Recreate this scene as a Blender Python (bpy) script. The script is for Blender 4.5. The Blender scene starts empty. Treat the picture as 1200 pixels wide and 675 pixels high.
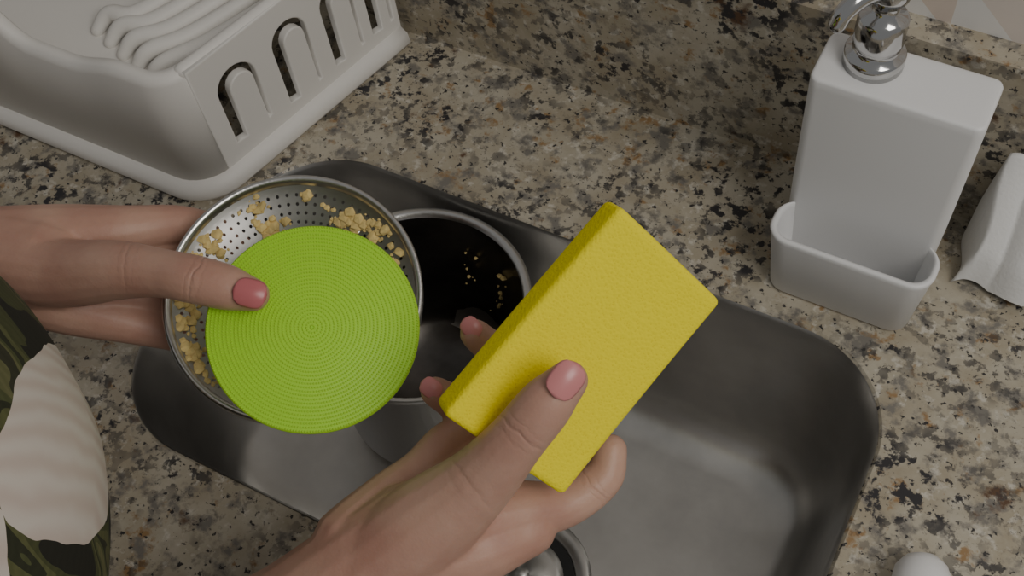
import bpy, bmesh, math, random
from mathutils import Vector, Matrix
random.seed(7)
S=bpy.context.scene
COL=S.collection
V3=lambda *a: Vector(a)
# horizontal-ish reference direction used to orient hand-held things
HX=Vector((.883,.463,-.0753))
# ---------------- materials
def newmat(name):
    m=bpy.data.materials.new(name); m.use_nodes=True
    nt=m.node_tree; b=nt.nodes['Principled BSDF']
    return m,nt,b
def MN(nt,op,a,c=None,v=None,clamp=False):
    x=nt.nodes.new('ShaderNodeMath'); x.operation=op; nt.links.new(a,x.inputs[0]); x.use_clamp=clamp
    if c is not None: nt.links.new(c,x.inputs[1])
    if v is not None: x.inputs[1].default_value=v
    return x.outputs[0]
def VDOT(nt,vec,c,t):
    s=nt.nodes.new('ShaderNodeVectorMath'); s.operation='SUBTRACT'; nt.links.new(vec,s.inputs[0]); s.inputs[1].default_value=c
    d=nt.nodes.new('ShaderNodeVectorMath'); d.operation='DOT_PRODUCT'; nt.links.new(s.outputs[0],d.inputs[0]); d.inputs[1].default_value=t
    l=nt.nodes.new('ShaderNodeVectorMath'); l.operation='LENGTH'; nt.links.new(s.outputs[0],l.inputs[0])
    return d.outputs['Value'],l.outputs['Value']
def simple(name,col,rough=.5,metal=0,bump=0,bscale=200,sss=0,var=0,vscale=20,trans=0):
    m,nt,b=newmat(name)
    b.inputs['Base Color'].default_value=(*col,1); b.inputs['Roughness'].default_value=rough; b.inputs['Metallic'].default_value=metal
    if trans: b.inputs['Transmission Weight'].default_value=trans
    tc=nt.nodes.new('ShaderNodeTexCoord')
    if var:
        n=nt.nodes.new('ShaderNodeTexNoise'); n.inputs['Scale'].default_value=vscale; n.inputs['Detail'].default_value=5
        nt.links.new(tc.outputs['Object'],n.inputs['Vector'])
        r=nt.nodes.new('ShaderNodeValToRGB'); r.color_ramp.elements[0].position=.3; r.color_ramp.elements[1].position=.7
        r.color_ramp.elements[0].color=(*[c*(1-var) for c in col],1); r.color_ramp.elements[1].color=(*[min(1,c*(1+var)) for c in col],1)
        nt.links.new(n.outputs['Fac'],r.inputs['Fac']); nt.links.new(r.outputs['Color'],b.inputs['Base Color'])
    if bump:
        n=nt.nodes.new('ShaderNodeTexNoise'); n.inputs['Scale'].default_value=bscale; n.inputs['Detail'].default_value=4
        nt.links.new(tc.outputs['Object'],n.inputs['Vector'])
        bp=nt.nodes.new('ShaderNodeBump'); bp.inputs['Strength'].default_value=bump; bp.inputs['Distance'].default_value=.001
        nt.links.new(n.outputs['Fac'],bp.inputs['Height']); nt.links.new(bp.outputs['Normal'],b.inputs['Normal'])
    return m
def foam():
    m,nt,b=newmat('yellow_foam'); L=nt.links
    ob=nt.nodes.new('ShaderNodeTexCoord').outputs['Object']
    v=nt.nodes.new('ShaderNodeTexVoronoi'); v.inputs['Scale'].default_value=700; L.new(ob,v.inputs['Vector'])
    n=nt.nodes.new('ShaderNodeTexNoise'); n.inputs['Scale'].default_value=45; n.inputs['Detail'].default_value=4; L.new(ob,n.inputs['Vector'])
    h=MN(nt,'ADD',MN(nt,'MULTIPLY',v.outputs['Distance'],v=.8),MN(nt,'MULTIPLY',n.outputs['Fac'],v=.5))
    bp=nt.nodes.new('ShaderNodeBump'); bp.inputs['Strength'].default_value=.4; bp.inputs['Distance'].default_value=.001; L.new(h,bp.inputs['Height']); L.new(bp.outputs['Normal'],b.inputs['Normal'])
    r=nt.nodes.new('ShaderNodeValToRGB'); r.color_ramp.elements[0].position=.0; r.color_ramp.elements[1].position=.35
    r.color_ramp.elements[0].color=(.82,.66,.004,1); r.color_ramp.elements[1].color=(.96,.83,.010,1)
    L.new(v.outputs['Distance'],r.inputs['Fac']); L.new(r.outputs['Color'],b.inputs['Base Color']); b.inputs['Roughness'].default_value=.95
    return m
def skinmat(name,creases):
    m,nt,b=newmat(name); L=nt.links
    tc=nt.nodes.new('ShaderNodeTexCoord'); ob=tc.outputs['Object']
    n=nt.nodes.new('ShaderNodeTexNoise'); n.inputs['Scale'].default_value=28; n.inputs['Detail'].default_value=5; L.new(ob,n.inputs['Vector'])
    r=nt.nodes.new('ShaderNodeValToRGB'); r.color_ramp.elements[0].position=.3; r.color_ramp.elements[1].position=.7
    r.color_ramp.elements[0].color=(.45,.24,.18,1); r.color_ramp.elements[1].color=(.58,.365,.275,1)
    L.new(n.outputs['Fac'],r.inputs['Fac']); L.new(r.outputs['Color'],b.inputs['Base Color'])
    n2=nt.nodes.new('ShaderNodeTexVoronoi'); n2.inputs['Scale'].default_value=700; L.new(ob,n2.inputs['Vector'])
    n3=nt.nodes.new('ShaderNodeTexNoise'); n3.inputs['Scale'].default_value=150; n3.inputs['Detail'].default_value=3; L.new(ob,n3.inputs['Vector'])
    H=MN(nt,'ADD',MN(nt,'MULTIPLY',n2.outputs['Distance'],v=.12),MN(nt,'MULTIPLY',n3.outputs['Fac'],v=.5))
    for c,t,rad,half,lines,amp in creases:
        d,l=VDOT(nt,ob,c,t)
        d=MN(nt,'ADD',d,MN(nt,'MULTIPLY',MN(nt,'SUBTRACT',n3.outputs['Fac'],v=.5),v=.005))
        env=MN(nt,'SUBTRACT',MN(nt,'MULTIPLY',MN(nt,'ABSOLUTE',d),v=-1/half),v=-1.0,clamp=True)
        en2=MN(nt,'SUBTRACT',MN(nt,'MULTIPLY',l,v=-1/rad),v=-1.0,clamp=True)
        w=MN(nt,'POWER',MN(nt,'ADD',MN(nt,'MULTIPLY',MN(nt,'COSINE',MN(nt,'MULTIPLY',d,v=2*math.pi*lines/(2*half))),v=.5),v=.5),v=2.)
        H=MN(nt,'SUBTRACT',H,MN(nt,'MULTIPLY',MN(nt,'MULTIPLY',MN(nt,'MULTIPLY',env,en2),w),v=amp))
    bp=nt.nodes.new('ShaderNodeBump'); bp.inputs['Strength'].default_value=.5; bp.inputs['Distance'].default_value=.001
    L.new(H,bp.inputs['Height']); L.new(bp.outputs['Normal'],b.inputs['Normal'])
    b.inputs['Roughness'].default_value=.48
    b.inputs['Subsurface Weight'].default_value=.12; b.inputs['Subsurface Radius'].default_value=(.01,.004,.002); b.inputs['Subsurface Scale'].default_value=.5
    return m
def granite():
    m,nt,b=newmat('granite'); L=nt.links
    tc=nt.nodes.new('ShaderNodeTexCoord')
    def noise(sc,det=4,off=0):
        mp=nt.nodes.new('ShaderNodeMapping'); mp.inputs['Location'].default_value=(off,off*.7,off*.3)
        L.new(tc.outputs['Object'],mp.inputs['Vector'])
        n=nt.nodes.new('ShaderNodeTexNoise'); n.inputs['Scale'].default_value=sc; n.inputs['Detail'].default_value=det; n.inputs['Roughness'].default_value=.62
        L.new(mp.outputs['Vector'],n.inputs['Vector']); return n.outputs['Fac']
    def ramp(f,a,bb):
        r=nt.nodes.new('ShaderNodeValToRGB'); r.color_ramp.elements[0].position=a; r.color_ramp.elements[1].position=bb
        L.new(f,r.inputs['Fac']); return r.outputs['Color']
    def mix(f,c1,c2):
        x=nt.nodes.new('ShaderNodeMix'); x.data_type='RGBA'
        L.new(f,x.inputs[0])
        for c,i in((c1,6),(c2,7)):
            if isinstance(c,tuple): x.inputs[i].default_value=(*c,1)
            else: L.new(c,x.inputs[i])
        return x.outputs[2]
    def mul(a,c): return MN(nt,'MULTIPLY',a,c)
    c=mix(ramp(noise(24,6),.38,.62),(.50,.46,.37),(.38,.33,.24))
    c=mix(ramp(noise(115,4,5),.56,.66),c,(.60,.565,.485))
    c=mix(ramp(noise(65,5,41),.60,.67),c,(.33,.21,.10))
    c=mix(ramp(noise(58,6,3),.53,.63),c,(.21,.195,.17))
    c=mix(ramp(noise(32,6,9),.63,.70),c,(.12,.065,.035))
    lo=ramp(noise(11,4,20),.40,.58)
    c=mix(mul(ramp(noise(108,5,12),.525,.57),lo),c,(.035,.033,.036))
    c=mix(ramp(noise(200,3,31),.61,.65),c,(.04,.037,.037))
    L.new(c,b.inputs['Base Color']); b.inputs['Roughness'].default_value=.36
    return m
def tilemat():
    m,nt,b=newmat('triangle_tile'); L=nt.links
    tc=nt.nodes.new('ShaderNodeTexCoord'); sp=nt.nodes.new('ShaderNodeSeparateXYZ'); L.new(tc.outputs['Object'],sp.inputs[0])
    X=MN(nt,'MULTIPLY',sp.outputs[0],v=22.); Z=MN(nt,'MULTIPLY',sp.outputs[2],v=22.)
    t=MN(nt,'GREATER_THAN',MN(nt,'ADD',MN(nt,'FRACT',X),MN(nt,'FRACT',Z)),v=1.)
    vo=nt.nodes.new('ShaderNodeTexWhiteNoise'); vo.noise_dimensions='2D'
    cb=nt.nodes.new('ShaderNodeCombineXYZ'); L.new(MN(nt,'FLOOR',X),cb.inputs[0]); L.new(MN(nt,'FLOOR',Z),cb.inputs[1])
    L.new(cb.outputs[0],vo.inputs['Vector'])
    r=nt.nodes.new('ShaderNodeValToRGB'); r.color_ramp.elements[0].color=(.68,.56,.47,1); r.color_ramp.elements[1].color=(.77,.72,.68,1); L.new(vo.outputs['Value'],r.inputs['Fac'])
    x=nt.nodes.new('ShaderNodeMix'); x.data_type='RGBA'; L.new(t,x.inputs[0]); x.inputs[6].default_value=(.80,.79,.77,1); L.new(r.outputs['Color'],x.inputs[7])
    L.new(x.outputs[2],b.inputs['Base Color']); b.inputs['Roughness'].default_value=.25
    return m
LEAVES=[(V3(-.2950,.0780,.30),V3(-.2480,.0430,.235),.0105,True),(V3(-.2850,.0401,.32),V3(-.2499,.0137,.28),.009,True),
        (V3(-.300,.115,.29),V3(-.262,.095,.22),.010,False),(V3(-.265,.098,.24),V3(-.245,.055,.18),.009,False),(V3(-.34,.13,.29),V3(-.29,.122,.25),.007,False)]
def fabric():
    m,nt,b=newmat('leaf_print_fabric'); L=nt.links
    tc=nt.nodes.new('ShaderNodeTexCoord'); ob=tc.outputs['Object']
    nz=nt.nodes.new('ShaderNodeTexNoise'); nz.inputs['Scale'].default_value=30; L.new(ob,nz.inputs['Vector'])
    mp=nt.nodes.new('ShaderNodeMapping'); mp.inputs['Rotation'].default_value=(.5,.9,.3); mp.inputs['Scale'].default_value=(1,2.4,1)
    L.new(ob,mp.inputs['Vector'])
    n=nt.nodes.new('ShaderNodeTexNoise'); n.inputs['Scale'].default_value=16; n.inputs['Detail'].default_value=1.2; n.inputs['Distortion'].default_value=.7
    L.new(mp.outputs['Vector'],n.inputs['Vector'])
    wv=nt.nodes.new('ShaderNodeTexWave'); wv.inputs['Scale'].default_value=90; wv.inputs['Distortion'].default_value=4; L.new(mp.outputs['Vector'],wv.inputs['Vector'])
    r=nt.nodes.new('ShaderNodeValToRGB'); r.color_ramp.interpolation='CONSTANT'
    e=r.color_ramp.elements; e[0].color=(.014,.014,.009,1); e[1].position=.41; e[1].color=(.06,.066,.024,1)
    for p,c in((.47,(.10,.105,.04)),(.52,(.025,.028,.012)),(.57,(.075,.085,.032)),(.62,(.13,.13,.055)),(.66,(.035,.035,.018))):
        kk=e.new(p); kk.color=(*c,1)
    L.new(n.outputs['Fac'],r.inputs['Fac'])
    mx=nt.nodes.new('ShaderNodeMix'); mx.data_type='RGBA'; mx.blend_type='MULTIPLY'
    L.new(MN(nt,'MULTIPLY',wv.outputs['Fac'],v=.3),mx.inputs[0]); L.new(r.outputs['Color'],mx.inputs[6]); mx.inputs[7].default_value=(.4,.45,.35,1)
    col=mx.outputs[2]
    for (a,bb,wd,white) in LEAVES:
        c=(a+bb)/2; u=(bb-a); hl=u.length/2; u.normalize(); v=u.cross(Vector((.25,-.35,.9))).normalized()
        d1,_=VDOT(nt,ob,c,u); d2,_=VDOT(nt,ob,c,v)
        q=MN(nt,'ADD',MN(nt,'POWER',MN(nt,'ABSOLUTE',MN(nt,'DIVIDE',d1,v=hl)),v=1.4),MN(nt,'ABSOLUTE',MN(nt,'DIVIDE',d2,v=wd)))
        q=MN(nt,'ADD',q,MN(nt,'MULTIPLY',nz.outputs['Fac'],v=.6))
        t=MN(nt,'LESS_THAN',q,v=1.3)
        w2=nt.nodes.new('ShaderNodeTexWave'); w2.inputs['Scale'].default_value=35; w2.inputs['Distortion'].default_value=3; L.new(ob,w2.inputs['Vector'])
        rr2=nt.nodes.new('ShaderNodeValToRGB')
        ca,cb_=((.54,.46,.41),(.60,.55,.50)) if white else ((.10,.11,.035),(.14,.14,.055))
        rr2.color_ramp.elements[0].color=(*ca,1); rr2.color_ramp.elements[1].color=(*cb_,1); L.new(w2.outputs['Fac'],rr2.inputs['Fac'])
        m2=nt.nodes.new('ShaderNodeMix'); m2.data_type='RGBA'; L.new(t,m2.inputs[0]); L.new(col,m2.inputs[6]); L.new(rr2.outputs['Color'],m2.inputs[7]); col=m2.outputs[2]
    L.new(col,b.inputs['Base Color']); b.inputs['Roughness'].default_value=.85
    return m
GR=granite(); TILE=tilemat(); FAB=fabric()
STEEL=simple('brushed_steel',(.66,.65,.63),.3,1,.15,400)
BOWLM=simple('perforated_steel',(.42,.41,.40),.42,1)
SINKM=simple('sink_steel',(.58,.57,.55),.36,1,.25,60,var=.18,vscale=14)
PANIN=simple('dark_pan_steel',(.12,.11,.10),.3,.9,.2,60,var=.4,vscale=30)  # inside of the pan, set much darker than the outer steel, mottled at random
CHROME=simple('chrome',(.6,.6,.6),.12,1)
WHITE=simple('white_plastic',(.82,.82,.82),.42,bump=.05)
RACKM=simple('rack_plastic',(.82,.80,.76),.5,bump=.05)
YEL=foam()
GREEN=simple('green_silicone',(.43,.78,.035),.5)
NAIL=simple('pink_nail_polish',(.54,.16,.17),.3)
NAIL2=simple('light_pink_nail_polish',(.64,.25,.25),.3)
FOOD=simple('food_crumbs',(.72,.55,.22),.8,var=.3,vscale=100)
DARK=simple('black_rubber',(.012,.012,.012),.5)
DRK=simple('drain_dark',(.01,.01,.01),.8)
CLOTH=simple('white_cotton',(.80,.80,.79),.9,bump=.4,bscale=400)
CAB=simple('cabinet_laminate',(.35,.33,.3),.6)
FLM=simple('floor_tile_mat',(.25,.22,.2),.5,var=.1)
SKL=skinmat('skin_left',[(V3(-.3241,.2003,.2005),V3(.9473,.2248,-.2283),.020,.0055,3,1.0),(V3(-.3674,.1980,.1937),V3(.9100,.3964,-.1215),.025,.007,3,.5)])
SKR=skinmat('skin_right',[(V3(-.1318,.1818,.2294),V3(.3,.8806,.3669),.022,.0065,3,1.0),(V3(-.1481,.1616,.2065),V3(.4525,.8432,.2902),.03,.009,3,.5),(V3(-.1051,.2017,.1525),V3(.4525,.8432,.2902),.018,.005,3,.8)])
# ---------------- mesh helpers
def obj(name,bm,mat,parent=None,smooth=True,mw=None):
    me=bpy.data.meshes.new(name); bmesh.ops.recalc_face_normals(bm,faces=bm.faces); bm.to_mesh(me); bm.free()
    if smooth:
        for p in me.polygons: p.use_smooth=True
    me.materials.append(mat); o=bpy.data.objects.new(name,me); COL.objects.link(o)
    if mw is not None: o.matrix_world=mw
    if parent: o.parent=parent
    return o
def empty(name):
    e=bpy.data.objects.new(name,None); e.empty_display_size=.02; COL.objects.link(e); return e
def rr(cx,cy,hx,hy,r,z,k=8):
    L=[]
    for (sx,sy,a0) in((1,1,0),(-1,1,90),(-1,-1,180),(1,-1,270)):
        for i in range(k+1):
            a=math.radians(a0+90*i/k); L.append(Vector((cx+sx*(hx-r)+r*math.cos(a),cy+sy*(hy-r)+r*math.sin(a),z)))
    return L
def loft(bm,loops,cap0=True,cap1=True,closed=True):
    V=[[bm.verts.new(p) for p in l] for l in loops]; n=len(V[0])
    for a,b in zip(V,V[1:]):
        for i in range(n if closed else n-1):
            bm.faces.new((a[i],a[(i+1)%n],b[(i+1)%n],b[i]))
    if cap0: bm.faces.new(V[0])
    if cap1: bm.faces.new(V[-1])
    return V
def lathe(bm,prof,n=64,c0=False,c1=False,off=Vector((0,0,0))):
    loft(bm,[[off+Vector((r*math.cos(2*math.pi*i/n),r*math.sin(2*math.pi*i/n),z)) for i in range(n)] for r,z in prof],c0,c1)
def tube(bm,pts,seg=16,sub=6,caps=True,flat=1.0,flatdir=None):
    P=[p for p,_ in pts]; Rr=[r for _,r in pts]; n=len(P)
    PP=[P[0]*2-P[1]]+P+[P[-1]*2-P[-2]]; RR=[Rr[0]]+Rr+[Rr[-1]]
    s=[]
    for i in range(n-1):
        for j in range(sub):
            t=j/sub; a,b,c,d=PP[i:i+4]; 
            q=.5*((2*b)+(c-a)*t+(2*a-5*b+4*c-d)*t*t+(-a+3*b-3*c+d)*t**3)
            ra,rb,rc,rd=RR[i:i+4]; rr_=.5*((2*rb)+(rc-ra)*t+(2*ra-5*rb+4*rc-rd)*t*t+(-ra+3*rb-3*rc+rd)*t**3)
            s.append((q,max(rr_,.0003)))
    s.append((P[-1],Rr[-1]))
    T=[]
    for i in range(len(s)):
        a=s[max(i-1,0)][0]; b=s[min(i+1,len(s)-1)][0]; T.append((b-a).normalized())
    nrm=flatdir.copy() if flatdir else (Vector((0,0,1)) if abs(T[0].z)<.9 else Vector((1,0,0)))
    rings=[]
    def ring(c,t,r,nn):
        u=(nn-t*nn.dot(t)).normalized(); v=t.cross(u)
        return [c+(u*math.cos(2*math.pi*k/seg)*flat+v*math.sin(2*math.pi*k/seg))*r for k in range(seg)],u
    if caps:
        for a in (80,55,30): 
            a=math.radians(a); l,_=ring(s[0][0]-T[0]*s[0][1]*math.sin(a),T[0],s[0][1]*math.cos(a),nrm); rings.append(l)
    for (c,r),t in zip(s,T):
        l,nrm=ring(c,t,r,nrm); rings.append(l)
    if caps:
        for a in (30,55,80):
            a=math.radians(a); l,_=ring(s[-1][0]+T[-1]*s[-1][1]*math.sin(a),T[-1],s[-1][1]*math.cos(a),nrm); rings.append(l)
    loft(bm,rings)
def rbox(bm,hx,hy,hz,r,nx=10,ny=10,nz=4,f=None):
    h=Vector((hx,hy,hz)); vs={}
    def V(i,j,k):
        key=(i,j,k)
        if key not in vs:
            p=Vector(((2*i/nx-1)*hx,(2*j/ny-1)*hy,(2*k/nz-1)*hz))
            q=Vector([max(-(h[a]-r),min(h[a]-r,p[a])) for a in range(3)])
            d=p-q
            if d.length>1e-9: p=q+d.normalized()*min(d.length,r)
            if f: p=f(p)
            vs[key]=bm.verts.new(p)
        return vs[key]
    for i in range(nx):
        for j in range(ny):
            bm.faces.new((V(i,j,0),V(i,j+1,0),V(i+1,j+1,0),V(i+1,j,0))); bm.faces.new((V(i,j,nz),V(i+1,j,nz),V(i+1,j+1,nz),V(i,j+1,nz)))
    for i in range(nx):
        for k in range(nz):
            bm.faces.new((V(i,0,k),V(i+1,0,k),V(i+1,0,k+1),V(i,0,k+1))); bm.faces.new((V(i,ny,k),V(i,ny,k+1),V(i+1,ny,k+1),V(i+1,ny,k)))
    for j in range(ny):
        for k in range(nz):
            bm.faces.new((V(0,j,k),V(0,j,k+1),V(0,j+1,k+1),V(0,j+1,k))); bm.faces.new((V(nx,j,k),V(nx,j+1,k),V(nx,j+1,k+1),V(nx,j,k+1)))
def frame(n,xhint,loc):
    n=n.normalized(); x=(xhint-n*xhint.dot(n)).normalized(); y=n.cross(x)
    return Matrix(((x.x,y.x,n.x,loc.x),(x.y,y.y,n.y,loc.y),(x.z,y.z,n.z,loc.z),(0,0,0,1)))
# ---------------- room + counter
SX0,SX1,SY0,SY1=-.462,.006,.168,.422
scx,scy,shx,shy=(SX0+SX1)/2,(SY0+SY1)/2,(SX1-SX0)/2,(SY1-SY0)/2
bm=bmesh.new()
k=16
inn=rr(scx,scy,shx,shy,.07,0,k)
def onrect(p,z):
    d=Vector((p.x-scx,p.y-scy)); x0,x1,y0,y1=-1.2,.9,.07,.55
    t=1e9
    if d.x>1e-9: t=min(t,(x1-scx)/d.x)
    if d.x<-1e-9: t=min(t,(x0-scx)/d.x)
    if d.y>1e-9: t=min(t,(y1-scy)/d.y)
    if d.y<-1e-9: t=min(t,(y0-scy)/d.y)
    return Vector((scx+d.x*t,scy+d.y*t,z))
out=[onrect(p,0) for p in inn]
for c in (Vector((-1.2,.07,0)),Vector((-1.2,.55,0)),Vector((.9,.07,0)),Vector((.9,.55,0))):
    i=min(range(len(out)),key=lambda q:(out[q]-c).length); out[i]=c
dz=Vector((0,0,-.03)); e=Vector((0,0,-.002))
loops=[[p+dz for p in inn],[p+e for p in inn],rr(scx,scy,shx+.002,shy+.002,.072,0,k),out,[p+dz for p in out]]
V=loft(bm,loops,False,False)
n=len(V[0])
for i in range(n): bm.faces.new((V[-1][i],V[-1][(i+1)%n],V[0][(i+1)%n],V[0][i]))
o=obj('kitchen_counter',bm,GR,smooth=False)
def box(name,x0,x1,y0,y1,z0,z1,mat,parent=None):
    bm=bmesh.new(); bmesh.ops.create_cube(bm,size=1)
    for v in bm.verts: v.co=Vector(((x0+x1)/2+v.co.x*(x1-x0),(y0+y1)/2+v.co.y*(y1-y0),(z0+z1)/2+v.co.z*(z1-z0)))
    return obj(name,bm,mat,smooth=False,parent=parent)
box('backsplash',-1.2,.9,.55,.57,-.03,.145,GR)
box('wall_back',-1.2,.9,.57,.67,-.9,1.6,TILE)
box('floor',-1.4,1.1,-1.2,.67,-.95,-.9,FLM)
cab=empty('base_cabinet')
box('cabinet_front',-1.18,.88,.10,.12,-.88,-.03,CAB,parent=cab)
box('cabinet_side_left',-1.18,-1.16,.12,.55,-.88,-.03,CAB,parent=cab)
box('cabinet_side_right',.86,.88,.12,.55,-.88,-.03,CAB,parent=cab)
# sink
sink=empty('kitchen_sink')
bm=bmesh.new()
prof=[(0,-.001,.070),(-.002,-.004,.068),(-.004,-.03,.066),(-.012,-.10,.062),(-.018,-.128,.058),(-.026,-.142,.052),(-.038,-.149,.045),(-.055,-.151,.035)]
loft(bm,[rr(scx,scy,shx+a,shy+a,rad,z,k) for a,z,rad in prof],False,True)
obj('basin',bm,SINKM,parent=sink)
dc=Vector((-.185,.233,-.1505))
bm=bmesh.new(); lathe(bm,[(.050,.0),(.050,.002),(.046,.003),(.041,.002),(.038,-.0005)],48,off=dc); obj('drain_ring',bm,SINKM,parent=sink)
bm=bmesh.new(); lathe(bm,[(.038,.0005),(.02,.0004),(.001,.0003)],48,c1=True,off=dc); obj('drain_hole',bm,DRK,parent=sink)
bm=bmesh.new(); lathe(bm,[(.030,.001),(.030,.003),(.024,.004),(.006,.004),(.006,.010),(.001,.011)],48,c0=True,c1=True,off=dc); obj('drain_basket',bm,SINKM,parent=sink)
# pot in the sink
pc=Vector((-.310,.336,-.149))
pot=empty('steel_saucepan')
bm=bmesh.new(); lathe(bm,[(.001,0),(.058,0),(.066,.004),(.071,.015),(.075,.136),(.0795,.138),(.0802,.1395),(.0795,.141),(.0755,.1405),(.0735,.137)],72,True,False,off=pc); obj('pan_body',bm,STEEL,parent=pot)
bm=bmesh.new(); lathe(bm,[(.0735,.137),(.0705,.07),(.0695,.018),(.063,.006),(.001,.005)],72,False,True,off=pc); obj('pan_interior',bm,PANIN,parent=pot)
# ---------------- dish rack
rack=empty('dish_rack')
F=Vector((-.489,.345)); B=Vector((-.442,.541)); rad=.03
def rackpath(off,n=8):
    ey=(B-F).normalized(); pts=[]
    nf=Vector((0,-1)); nr=Vector((ey.y,-ey.x))
    cx=(F.x-rad*.79); cy=F.y+rad
    for x in [-.86+.01*i for i in range(36)]: 
        if x<cx-.005: pts.append((Vector((x,F.y))+nf*off,'f',x))
    a0=-math.pi/2; a1=math.atan2(nr.y,nr.x)
    for i in range(n+1):
        a=a0+(a1-a0)*i/n; pts.append((Vector((cx,cy))+Vector((math.cos(a),math.sin(a)))*(rad+off),'c',cx))
    last=Vector((cx,cy))+nr*(rad+off)
    end=B+nr*off
    for i in range(1,11): pts.append((last.lerp(end,i/10),'r',0))
    return pts
def hgt(t,x):
    if t=='f':
        if x<-.66: return .132
        if x<-.62: 
            u=(x+.66)/.04; u=u*u*(3-2*u); return .132*(1-u)+.100*u
        u=min(1,max(0,(x+.58)/.05)); u=u*u*(3-2*u); return .100*(1-u)+.113*u
    return .113
def sweep(name,secs,filt,mat):
    bm=bmesh.new(); N=len(rackpath(0)); loops=[]
    for i in range(N):
        l=[]; ok=True
        for off,zf in secs:
            p,t,x=rackpath(off)[i]
            if not filt(t): ok=False
            l.append(Vector((p.x,p.y,zf if zf<.05 else hgt(t,x)+(zf-1))))
        if ok: loops.append(l)
    loft(bm,loops,True,True)
    return obj(name,bm,mat,parent=rack)
sweep('base_flange',[(.010,.0),(.012,.004),(.010,.012),(.002,.016),(-.004,.016),(-.004,.0)],lambda t:True,RACKM)
sweep('front_wall',[(.003,.012),(-.002,1.0-.006),(-.005,1.0),(-.013,1.0),(-.015,1-.004),(-.003,.012)],lambda t:t!='r',RACKM)
ey=(B-F).normalized(); LR=(B-F).length
cu=bpy.data.curves.new('slotted_side_wall','CURVE'); cu.dimensions='2D'; cu.fill_mode='BOTH'; cu.extrude=.0022; cu.bevel_depth=.0012
def poly(pts):
    s=cu.splines.new('POLY'); s.points.add(len(pts)-1); s.use_cyclic_u=True
    for p,q in zip(s.points,pts): p.co=(q[0],q[1],0,1)
s0=.022
poly([(s0,.012),(LR,.012),(LR,.112),(s0,.112)])
for c0,w,h0,h1 in((.053,.036,.030,.094),(.104,.034,.026,.096),(.150,.032,.026,.096),(.186,.024,.026,.096)):
    a=[]; r=w/2
    a.append((c0-r,h0)); 
    for i in range(13):
        t=math.pi-math.pi*i/12; a.append((c0+r*math.cos(t),h1-r+r*math.sin(t)))
    a.append((c0+r,h0)); a.append((c0+r-.005,h0-.002))
    r2=(w-.017)/2; cc=c0+r-.005-r2
    for i in range(9):
        t=math.pi*i/8; a.append((cc+r2*math.cos(t),h1-r-.003+r2*math.sin(t)))
    a.append((cc-r2,h0-.002))
    poly(a)
o=bpy.data.objects.new('slotted_side_wall',cu); COL.objects.link(o); cu.materials.append(RACKM)
ex3=Vector((ey.x,ey.y,0)); up=Vector((-.03*ey.y,.03*ey.x,1)).normalized(); nn=ex3.cross(up)
o.matrix_world=Matrix(((ex3.x,up.x,nn.x,F.x),(ex3.y,up.y,nn.y,F.y),(ex3.z,up.z,nn.z,0),(0,0,0,1)))
o.parent=rack
bm=bmesh.new()
bx=[Vector((-.86,.352,.066)),Vector((-.545,.352,.066)),Vector((-.52,.535,.066)),Vector((-.86,.535,.066))]
loft(bm,[[p+Vector((0,0,-.005)) for p in bx],bx]); obj('base_tray',bm,RACKM,parent=rack,smooth=False)
bm=bmesh.new()
for i in range(5):
    x=-.535-.017*i; y=.380+.006*i
    tube(bm,[(Vector((x+.075,.54,.108)),.005),(Vector((x+.05,.48,.088)),.006),(Vector((x+.02,.425,.078)),.0068),(Vector((x-.002,y+.012,.076)),.0065),(Vector((x-.008,y,.068)),.005)],12)
obj('plate_prongs',bm,RACKM,parent=rack)
bm=bmesh.new()
tube(bm,[(p,.0055) for p in [Vector((F.x-.002,F.y+.024,.110)),Vector(((F.x+B.x)/2-.006,(F.y+B.y)/2,.110)),Vector((B.x-.006,B.y,.110))]],10); obj('top_rail',bm,RACKM,parent=rack)
# ---------------- soap dispenser
disp=empty('soap_dispenser')
bm=bmesh.new(); cx,cy=-.0525,.4905; hx,hy=.0495,.0205
loft(bm,[rr(cx,cy,hx-.006,hy-.002,.006,.0,6),rr(cx,cy,hx-.003,hy,.007,.003,6),rr(cx,cy,hx-.001,hy,.007,.08,6),rr(cx,cy,hx,hy,.006,.165,6),rr(cx,cy,hx,hy,.006,.1702,6),rr(cx,cy,hx-.0006,hy-.0006,.0055,.1716,6),rr(cx,cy,hx-.002,hy-.002,.004,.172,6),rr(cx,cy,hx-.006,hy-.006,.003,.172,6)])
obj('reservoir',bm,WHITE,parent=disp)
bm=bmesh.new(); cx2=-.0515; yb=.472; 
def cad(i,z,yf,r): return rr(cx2,(yb+yf)/2,hx+.003-i,(yb-yf)/2,r,z,8)
loft(bm,[cad(.010,0,.4445,.010),cad(.006,.003,.4405,.012),cad(.001,.055,.4385,.014),cad(0,.0585,.438,.014),cad(.001,.0600,.439,.0135),cad(.0035,.0595,.4415,.012),cad(.0045,.055,.4425,.011),cad(.0075,.02,.4445,.010),cad(.012,.012,.449,.008)])
obj('sponge_caddy',bm,WHITE,parent=disp)
pcx=Vector((-.0735,.496,.172))
bm=bmesh.new(); lathe(bm,[(.0172,0),(.0172,.008),(.0162,.0095),(.0135,.011),(.0125,.014),(.0138,.017),(.0138,.034),(.012,.037),(.0075,.039),(.0075,.048),(.011,.050),(.012,.054),(.012,.062),(.010,.065),(.001,.0655)],48,True,True,off=pcx)
tube(bm,[(pcx+Vector((0,0,.057)),.0065),(pcx+Vector((-.010,-.016,.060)),.006),(pcx+Vector((-.016,-.026,.055)),.0052),(pcx+Vector((-.018,-.029,.048)),.005)],14)
obj('pump',bm,CHROME,parent=disp)
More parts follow.
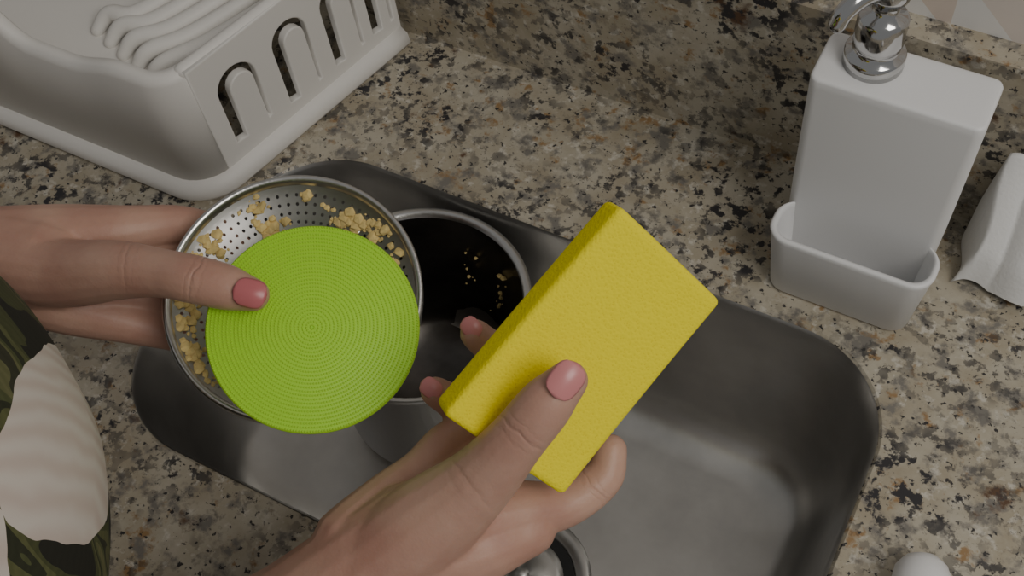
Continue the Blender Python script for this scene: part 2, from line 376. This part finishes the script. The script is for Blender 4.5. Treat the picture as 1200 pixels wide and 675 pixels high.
# ---------------- strainer
MS=frame(V3(.1843,-.1946,.9634),HX,V3(-.3003,.2329,.1519)); RS=.0685
strn=empty('steamer_strainer')
def sd(r):
    t=r/RS
    if t>.97: return -.004
    if t>.55: 
        u=(.97-t)/.42; return -.004-.017*(u**.8)
    u=(.55-t)/.55; return -.021-.004*u
bm=bmesh.new()
def holes(bm,r0,r1,n,rings,hf):
    dr=(r1-r0)/rings
    for j in range(rings):
        ra=r0+dr*j; rb=ra+dr
        for i in range(n):
            a0=2*math.pi*i/n; a1=2*math.pi*(i+1)/n
            def P(u,v):
                r=ra+(rb-ra)*v; a=a0+(a1-a0)*u; return Vector((r*math.cos(a),r*math.sin(a),sd(r)))
            o8=[(0,0),(.5,0),(1,0),(1,.5),(1,1),(.5,1),(0,1),(0,.5)]
            O=[bm.verts.new(P(*q)) for q in o8]
            w=(rb-ra); arc=(ra+rb)/2*(a1-a0); hr=hf*min(w,arc)
            I=[]
            for q in o8:
                d=Vector((q[0]-.5,q[1]-.5)).normalized(); I.append(bm.verts.new(P(.5+d.x*hr/arc,.5+d.y*hr/w)))
            for m in range(8): bm.faces.new((O[m],O[(m+1)%8],I[(m+1)%8],I[m]))
holes(bm,.0415,.0635,72,5,.21); holes(bm,.0215,.0415,48,4,.19)
lathe(bm,[(.066,sd(.066)),(.0635,sd(.0635))],72)
lathe(bm,[(.0215,sd(.0215)),(.012,sd(.012)),(.001,sd(.001))],48,False,True)
bmesh.ops.remove_doubles(bm,verts=bm.verts,dist=.00005)
o=obj('perforated_bowl',bm,BOWLM,parent=strn,mw=MS,smooth=True)
bm=bmesh.new(); lathe(bm,[(.0655,-.0045),(.0660,-.001),(.0675,.0008),(.0690,.0008),(.0698,-.0005),(.0695,-.010),(.0690,-.0105),(.0680,-.010),(.0675,-.004),(.0655,-.0045)],96)
obj('rolled_rim',bm,STEEL,parent=strn,mw=MS)
def crumbs(name,spots,M,parent,surf,spread=.0042,size=.0020):
    bm=bmesh.new()
    for (x,y,cnt) in spots:
        for q in range(cnt):
            px=x+random.gauss(0,spread); py=y+random.gauss(0,spread*.7); r=math.hypot(px,py)
            if r>surf[1]: f_=surf[1]*random.uniform(.93,1)/r; px*=f_; py*=f_; r=math.hypot(px,py)
            s=size*random.choice((.3,.4,.5,.7,1.0,1.5))
            g=bmesh.ops.create_icosphere(bm,subdivisions=1,radius=s)
            for v in g['verts']:
                v.co=Vector((v.co.x*random.uniform(.7,1.5),v.co.y*random.uniform(.7,1.5),v.co.z*.6))+Vector((px,py,surf[0](r)+s*.35))
    return obj(name,bm,FOOD,parent=parent,mw=M,smooth=False)
sp=[(-.0142,.0398,44),(-.0169,.0456,18),(.0251,.0470,46),(.0192,.0504,14),(.0388,.0418,24),(.0475,.0379,14),(-.0471,.0322,32),(-.0553,.0216,20),(-.0600,.0,18),(-.0585,-.0150,14),(-.0570,-.0288,28),(-.0540,-.0400,18),(-.0464,-.046,12),(.0535,.0264,10),(.0032,.0600,6),(-.0242,.0528,12),(-.0356,.0216,8)]
crumbs('food_residue',sp,MS,strn,(sd,.064))
pm=Matrix.Translation(pc)
crumbs('pan_food_residue',[(.055,.030,14),(.062,.010,12),(.03,.058,14),(.048,.045,8),(.0,.066,8),(.066,-.01,6)],pm,pot,(lambda r:.10+(r-.0695)*4,.0705),.004,.0015)
# ---------------- scrubber
MG=frame(V3(.2546,-.2242,.9407),HX,V3(-.2719,.2146,.1650)); RG=.0545
scr=empty('silicone_scrubber')
bm=bmesh.new(); lathe(bm,[(.001,-.0015),(RG-.001,-.0015),(RG,-.0008),(RG,.0008),(RG-.001,.0015),(.001,.0015)],128,True,True)
obj('scrubber_pad',bm,GREEN,parent=scr,mw=MG)
bm=bmesh.new()
nr=27
for j in range(1,nr+1):
    r=RG*(j-.2)/nr-.0006; cnt=max(6,int(2*math.pi*r/.0014))
    for i in range(cnt):
        a=2*math.pi*(i+.37*j)/cnt; c=Vector((r*math.cos(a),r*math.sin(a),.0012)); er=Vector((math.cos(a),math.sin(a),0)); et=Vector((-math.sin(a),math.cos(a),0))
        hx6=[(er*math.cos(q*math.pi/3)+et*math.sin(q*math.pi/3)) for q in range(6)]
        b0=[bm.verts.new(c+h_*.00068) for h_ in hx6]
        b1=[bm.verts.new(c+h_*.00042+Vector((0,0,.0010))) for h_ in hx6]
        for q in range(6): bm.faces.new((b0[q],b0[(q+1)%6],b1[(q+1)%6],b1[q]))
        bm.faces.new(b1)
obj('scrubber_nubs',bm,GREEN,parent=scr,mw=MG)
# ---------------- sponge
MP=frame(V3(.6172,-.4917,.6142),V3(.2801,.8834,.3758),V3(-.1286,.2363,.2147))
bm=bmesh.new()
def bend(p):
    x=p.x/.056; y=p.y/.036
    return Vector((p.x+.0012*x*y,p.y*(1-.02*x)-.0008*(1-x*x),p.z+.0022*x*x-.001*y*y))
rbox(bm,.0578,.0348,.0096,.0030,60,36,12,bend)
obj('yellow_sponge',bm,YEL,mw=MP)
# ---------------- person
person=empty('person')
def flesh(name,chains,mat,vox=.0012,it=7):
    bm=bmesh.new()
    for ch in chains: tube(bm,ch)
    o=obj(name,bm,mat,parent=person)
    m=o.modifiers.new('r','REMESH'); m.mode='VOXEL'; m.voxel_size=vox; m.use_smooth_shade=True
    m=o.modifiers.new('s','SMOOTH'); m.factor=.5; m.iterations=it
    return o
def Q(s,*r):  # joints in 0.1 mm, radii in mm
    return [(Vector([float(a)*1e-4 for a in p.split(',')]),q*1e-3) for p,q in zip(s.split(';'),r)]
LH=[
 Q('-7400,600,1300;-6600,1000,1350;-5116,1649,1453;-4631,1821,1547;-4333,1910,1545',40,40,31,27,27),
 Q('-4659,1883,1591;-4336,2084,1580;-4068,2274,1560;-3882,2494,1455;-3766,2626,1245;-3598,2596,1167',21,19,14.5,10.5,9,8),
 Q('-4584,1832,1536;-4275,2012,1459;-3993,2206,1400;-3756,2387,1172;-3518,2425,1044',22,19,14.5,10.5,8.5),
 Q('-4559,1778,1497;-4246,1892,1383;-3975,2063,1256;-3699,2206,1052;-3467,2233,981',22,18,13.5,10,8.5),
 Q('-4542,1742,1471;-4254,1797,1335;-3957,1901,1221;-3718,1999,1091;-3534,2048,1025',20,16,12.5,9.5,8),
 Q('-4507,1787,1602;-4157,1863,1634;-3778,1953,1782;-3501,2001,1860;-3294,2024,1904;-3111,2061,1892;-2988,2087,1873',20,19,15.8,12.8,12.5,11.6,8.8),
]
flesh('left_arm_and_hand',LH,SKL)
RH=[
 Q('-3100,-1000,600;-2700,-300,700;-2426,604,848;-2140,926,1157;-1885,1236,1410;-1713,1458,1527',42,41,36,30,27,26),
 Q('-1885,1236,1410;-1614,1529,1528;-1372,1753,1501;-1180,1923,1438;-1070,2111,1464;-1080,2230,1532',24,22,15.5,11.6,10,8.2),
 Q('-1916,1278,1384;-1723,1613,1435;-1572,1894,1412;-1638,2253,1452;-1786,2419,1597;-1910,2425,1742',24,20,14.5,11,9.5,7.8),
 Q('-1923,1293,1395;-1825,1620,1417;-1736,1842,1408;-1778,2078,1409;-1876,2123,1529;-1967,2102,1635',24,19,13.5,10.8,9.3,7.8),
 Q('-1966,1290,1410;-1910,1567,1443;-1871,1769,1455;-1843,1925,1493;-1786,2044,1513',24,18,12.5,10,8),
 Q('-1861,1210,1447;-1656,1475,1658;-1467,1675,1913;-1337,1834,2165;-1253,1971,2328;-1203,2078,2392',22,22,16.5,12.9,11.9,9),
 Q('-1734,1314,1456;-1445,1542,1473;-1272,1729,1451',22,18,13),
]
flesh('right_arm_and_hand',RH,SKR)
def nail(name,c,along,nrm,w,l,mat,rad):
    nrm=(nrm-along*nrm.dot(along)).normalized(); side=along.cross(nrm)
    bm=bmesh.new(); N=12; g=[]
    for j in range(N+1):
        v=j/N; t=2*v-1; wp=(1-abs(t)**3.2)**.5 if abs(t)<1 else 0; wp=max(wp,.12)
        row=[]
        for i in range(N+1):
            u=2*i/N-1; a=u*wp*(w/2)/rad
            row.append(bm.verts.new(c+along*(t*l/2)+side*math.sin(a)*rad+nrm*(math.cos(a)-1)*rad-nrm*.0012*t*t*(1.6 if t>0 else .6)))
        g.append(row)
    for j in range(N):
        for i in range(N): bm.faces.new((g[j][i],g[j][i+1],g[j+1][i+1],g[j+1][i]))
    o=obj(name,bm,mat,parent=person); m=o.modifiers.new('s','SOLIDIFY'); m.thickness=.0008; m.offset=0
nail('left_thumb_nail',V3(-.2943,.2042,.1981),V3(.9435,.2566,-.2097),V3(.2913,-.4150,.8632),.0155,.0165,NAIL,.0105)
nail('right_thumb_nail',V3(-.1177,.2026,.2498),V3(.2761,.8839,.3775),V3(.4414,-.3835,.8247),.0150,.0165,NAIL2,.0105)
nail('right_middle_nail',V3(-.1915,.2407,.1823),V3(-.8624,.2369,.4475),V3(-.2384,-.4562,1.0367),.010,.011,NAIL2,.008)
nail('right_ring_nail',V3(-.1970,.2077,.1712),V3(-.9306,.0369,.3642),V3(-.2384,-.4562,1.0367),.010,.011,NAIL2,.008)
# torso in printed blouse
bm=bmesh.new(); loops=[]
secs=[(-.35,-.47,-.12,.17,.12),(-.1,-.46,-.10,.15,.11),(.05,-.45,-.07,.15,.115),(.12,-.443,-.04,.175,.145),(.2,-.442,-.007,.198,.174),(.28,-.450,-.013,.193,.160),(.36,-.46,-.05,.185,.12),(.42,-.46,-.07,.17,.09),(.46,-.46,-.075,.09,.065),(.48,-.46,-.075,.06,.05)]
for z,x,y,a,b in secs:
    loops.append([Vector((x+a*math.cos(t*math.pi/24)*(1+.015*math.sin(t*1.3+z*30)),y+b*math.sin(t*math.pi/24)*(1+.015*math.sin(t*1.3+z*30)),z)) for t in range(48)])
loft(bm,loops)
o=obj('printed_blouse',bm,FAB,parent=person); m=o.modifiers.new('s','SUBSURF'); m.levels=2; m.render_levels=2
bm=bmesh.new()
tube(bm,[(Vector((-.60,-.07,.40)),.055),(Vector((-.70,-.04,.28)),.052),(Vector((-.75,.03,.16)),.048)],24)
tube(bm,[(Vector((-.32,-.08,.39)),.055),(Vector((-.31,-.12,.25)),.052),(Vector((-.31,-.12,.10)),.048)],24)
obj('blouse_sleeves',bm,FAB,parent=person)
bm=bmesh.new(); tube(bm,[(Vector((-.46,-.075,.44)),.05),(Vector((-.46,-.07,.53)),.048)],20); obj('neck',bm,SKL,parent=person)
# ---------------- folded towel at the right
bm=bmesh.new(); rows=[]
NU,NV=100,24
for j in range(NV+1):
    v=j/NV; row=[]
    for i in range(NU+1):
        u=i/NU; w_=abs(math.sin(math.pi*(u*6.0)+.3*math.sin(5*v)))**.6
        edge=min(1,u/.05,(1-u)/.05)**.5*min(1,(v+.01)/.12,(1.01-v)/.12)**.5
        z=.001+edge*(.010+.010*w_+.078*v+.006*u)
        row.append(bm.verts.new(Vector((.010+.14*u+.003*math.sin(v*6),.494+.051*v+.003*math.sin(u*17)*(1-v),z))))
    rows.append(row)
for j in range(NV):
    for i in range(NU): bm.faces.new((rows[j][i],rows[j][i+1],rows[j+1][i+1],rows[j+1][i]))
o=obj('folded_white_towel',bm,CLOTH)
bm=bmesh.new(); A=V3(.0535,.2827,.018); Bv=A+Vector((.03,-.09,0))
tube(bm,[(A,.0165),(A.lerp(Bv,.3),.018),(Bv,.018)],24); obj('squeeze_bottle',bm,WHITE)
bm=bmesh.new(); c=Vector((-.168,.545,.147)); tube(bm,[(c,.004),(c+Vector((0,-.002,.02)),.005)],14); obj('wall_hook',bm,DARK)
# ---------------- light
def area(name,loc,target,size,en,col):
    l=bpy.data.lights.new(name,'AREA'); l.energy=en; l.size=size; l.color=col
    o=bpy.data.objects.new(name,l); COL.objects.link(o); o.location=loc
    o.rotation_euler=(Vector(target)-Vector(loc)).to_track_quat('-Z','Y').to_euler()
area('ceiling_light',(.80,-.05,1.4),(-.15,.3,0),.7,10.5,(1,.96,.90))
w=bpy.data.worlds.new('World'); S.world=w; w.use_nodes=True
w.node_tree.nodes['Background'].inputs[0].default_value=(.87,.87,.86,1); w.node_tree.nodes['Background'].inputs[1].default_value=.24
cd=bpy.data.cameras.new('Camera'); cd.sensor_width=36; cd.lens=42; cd.clip_start=.01
co=bpy.data.objects.new('Camera',cd); COL.objects.link(co); S.camera=co
co.matrix_world=Matrix(((.883,-.353,.309,0),(.463,.761,-.453,0),(-.0753,.5435,.836,.68),(0,0,0,1)))
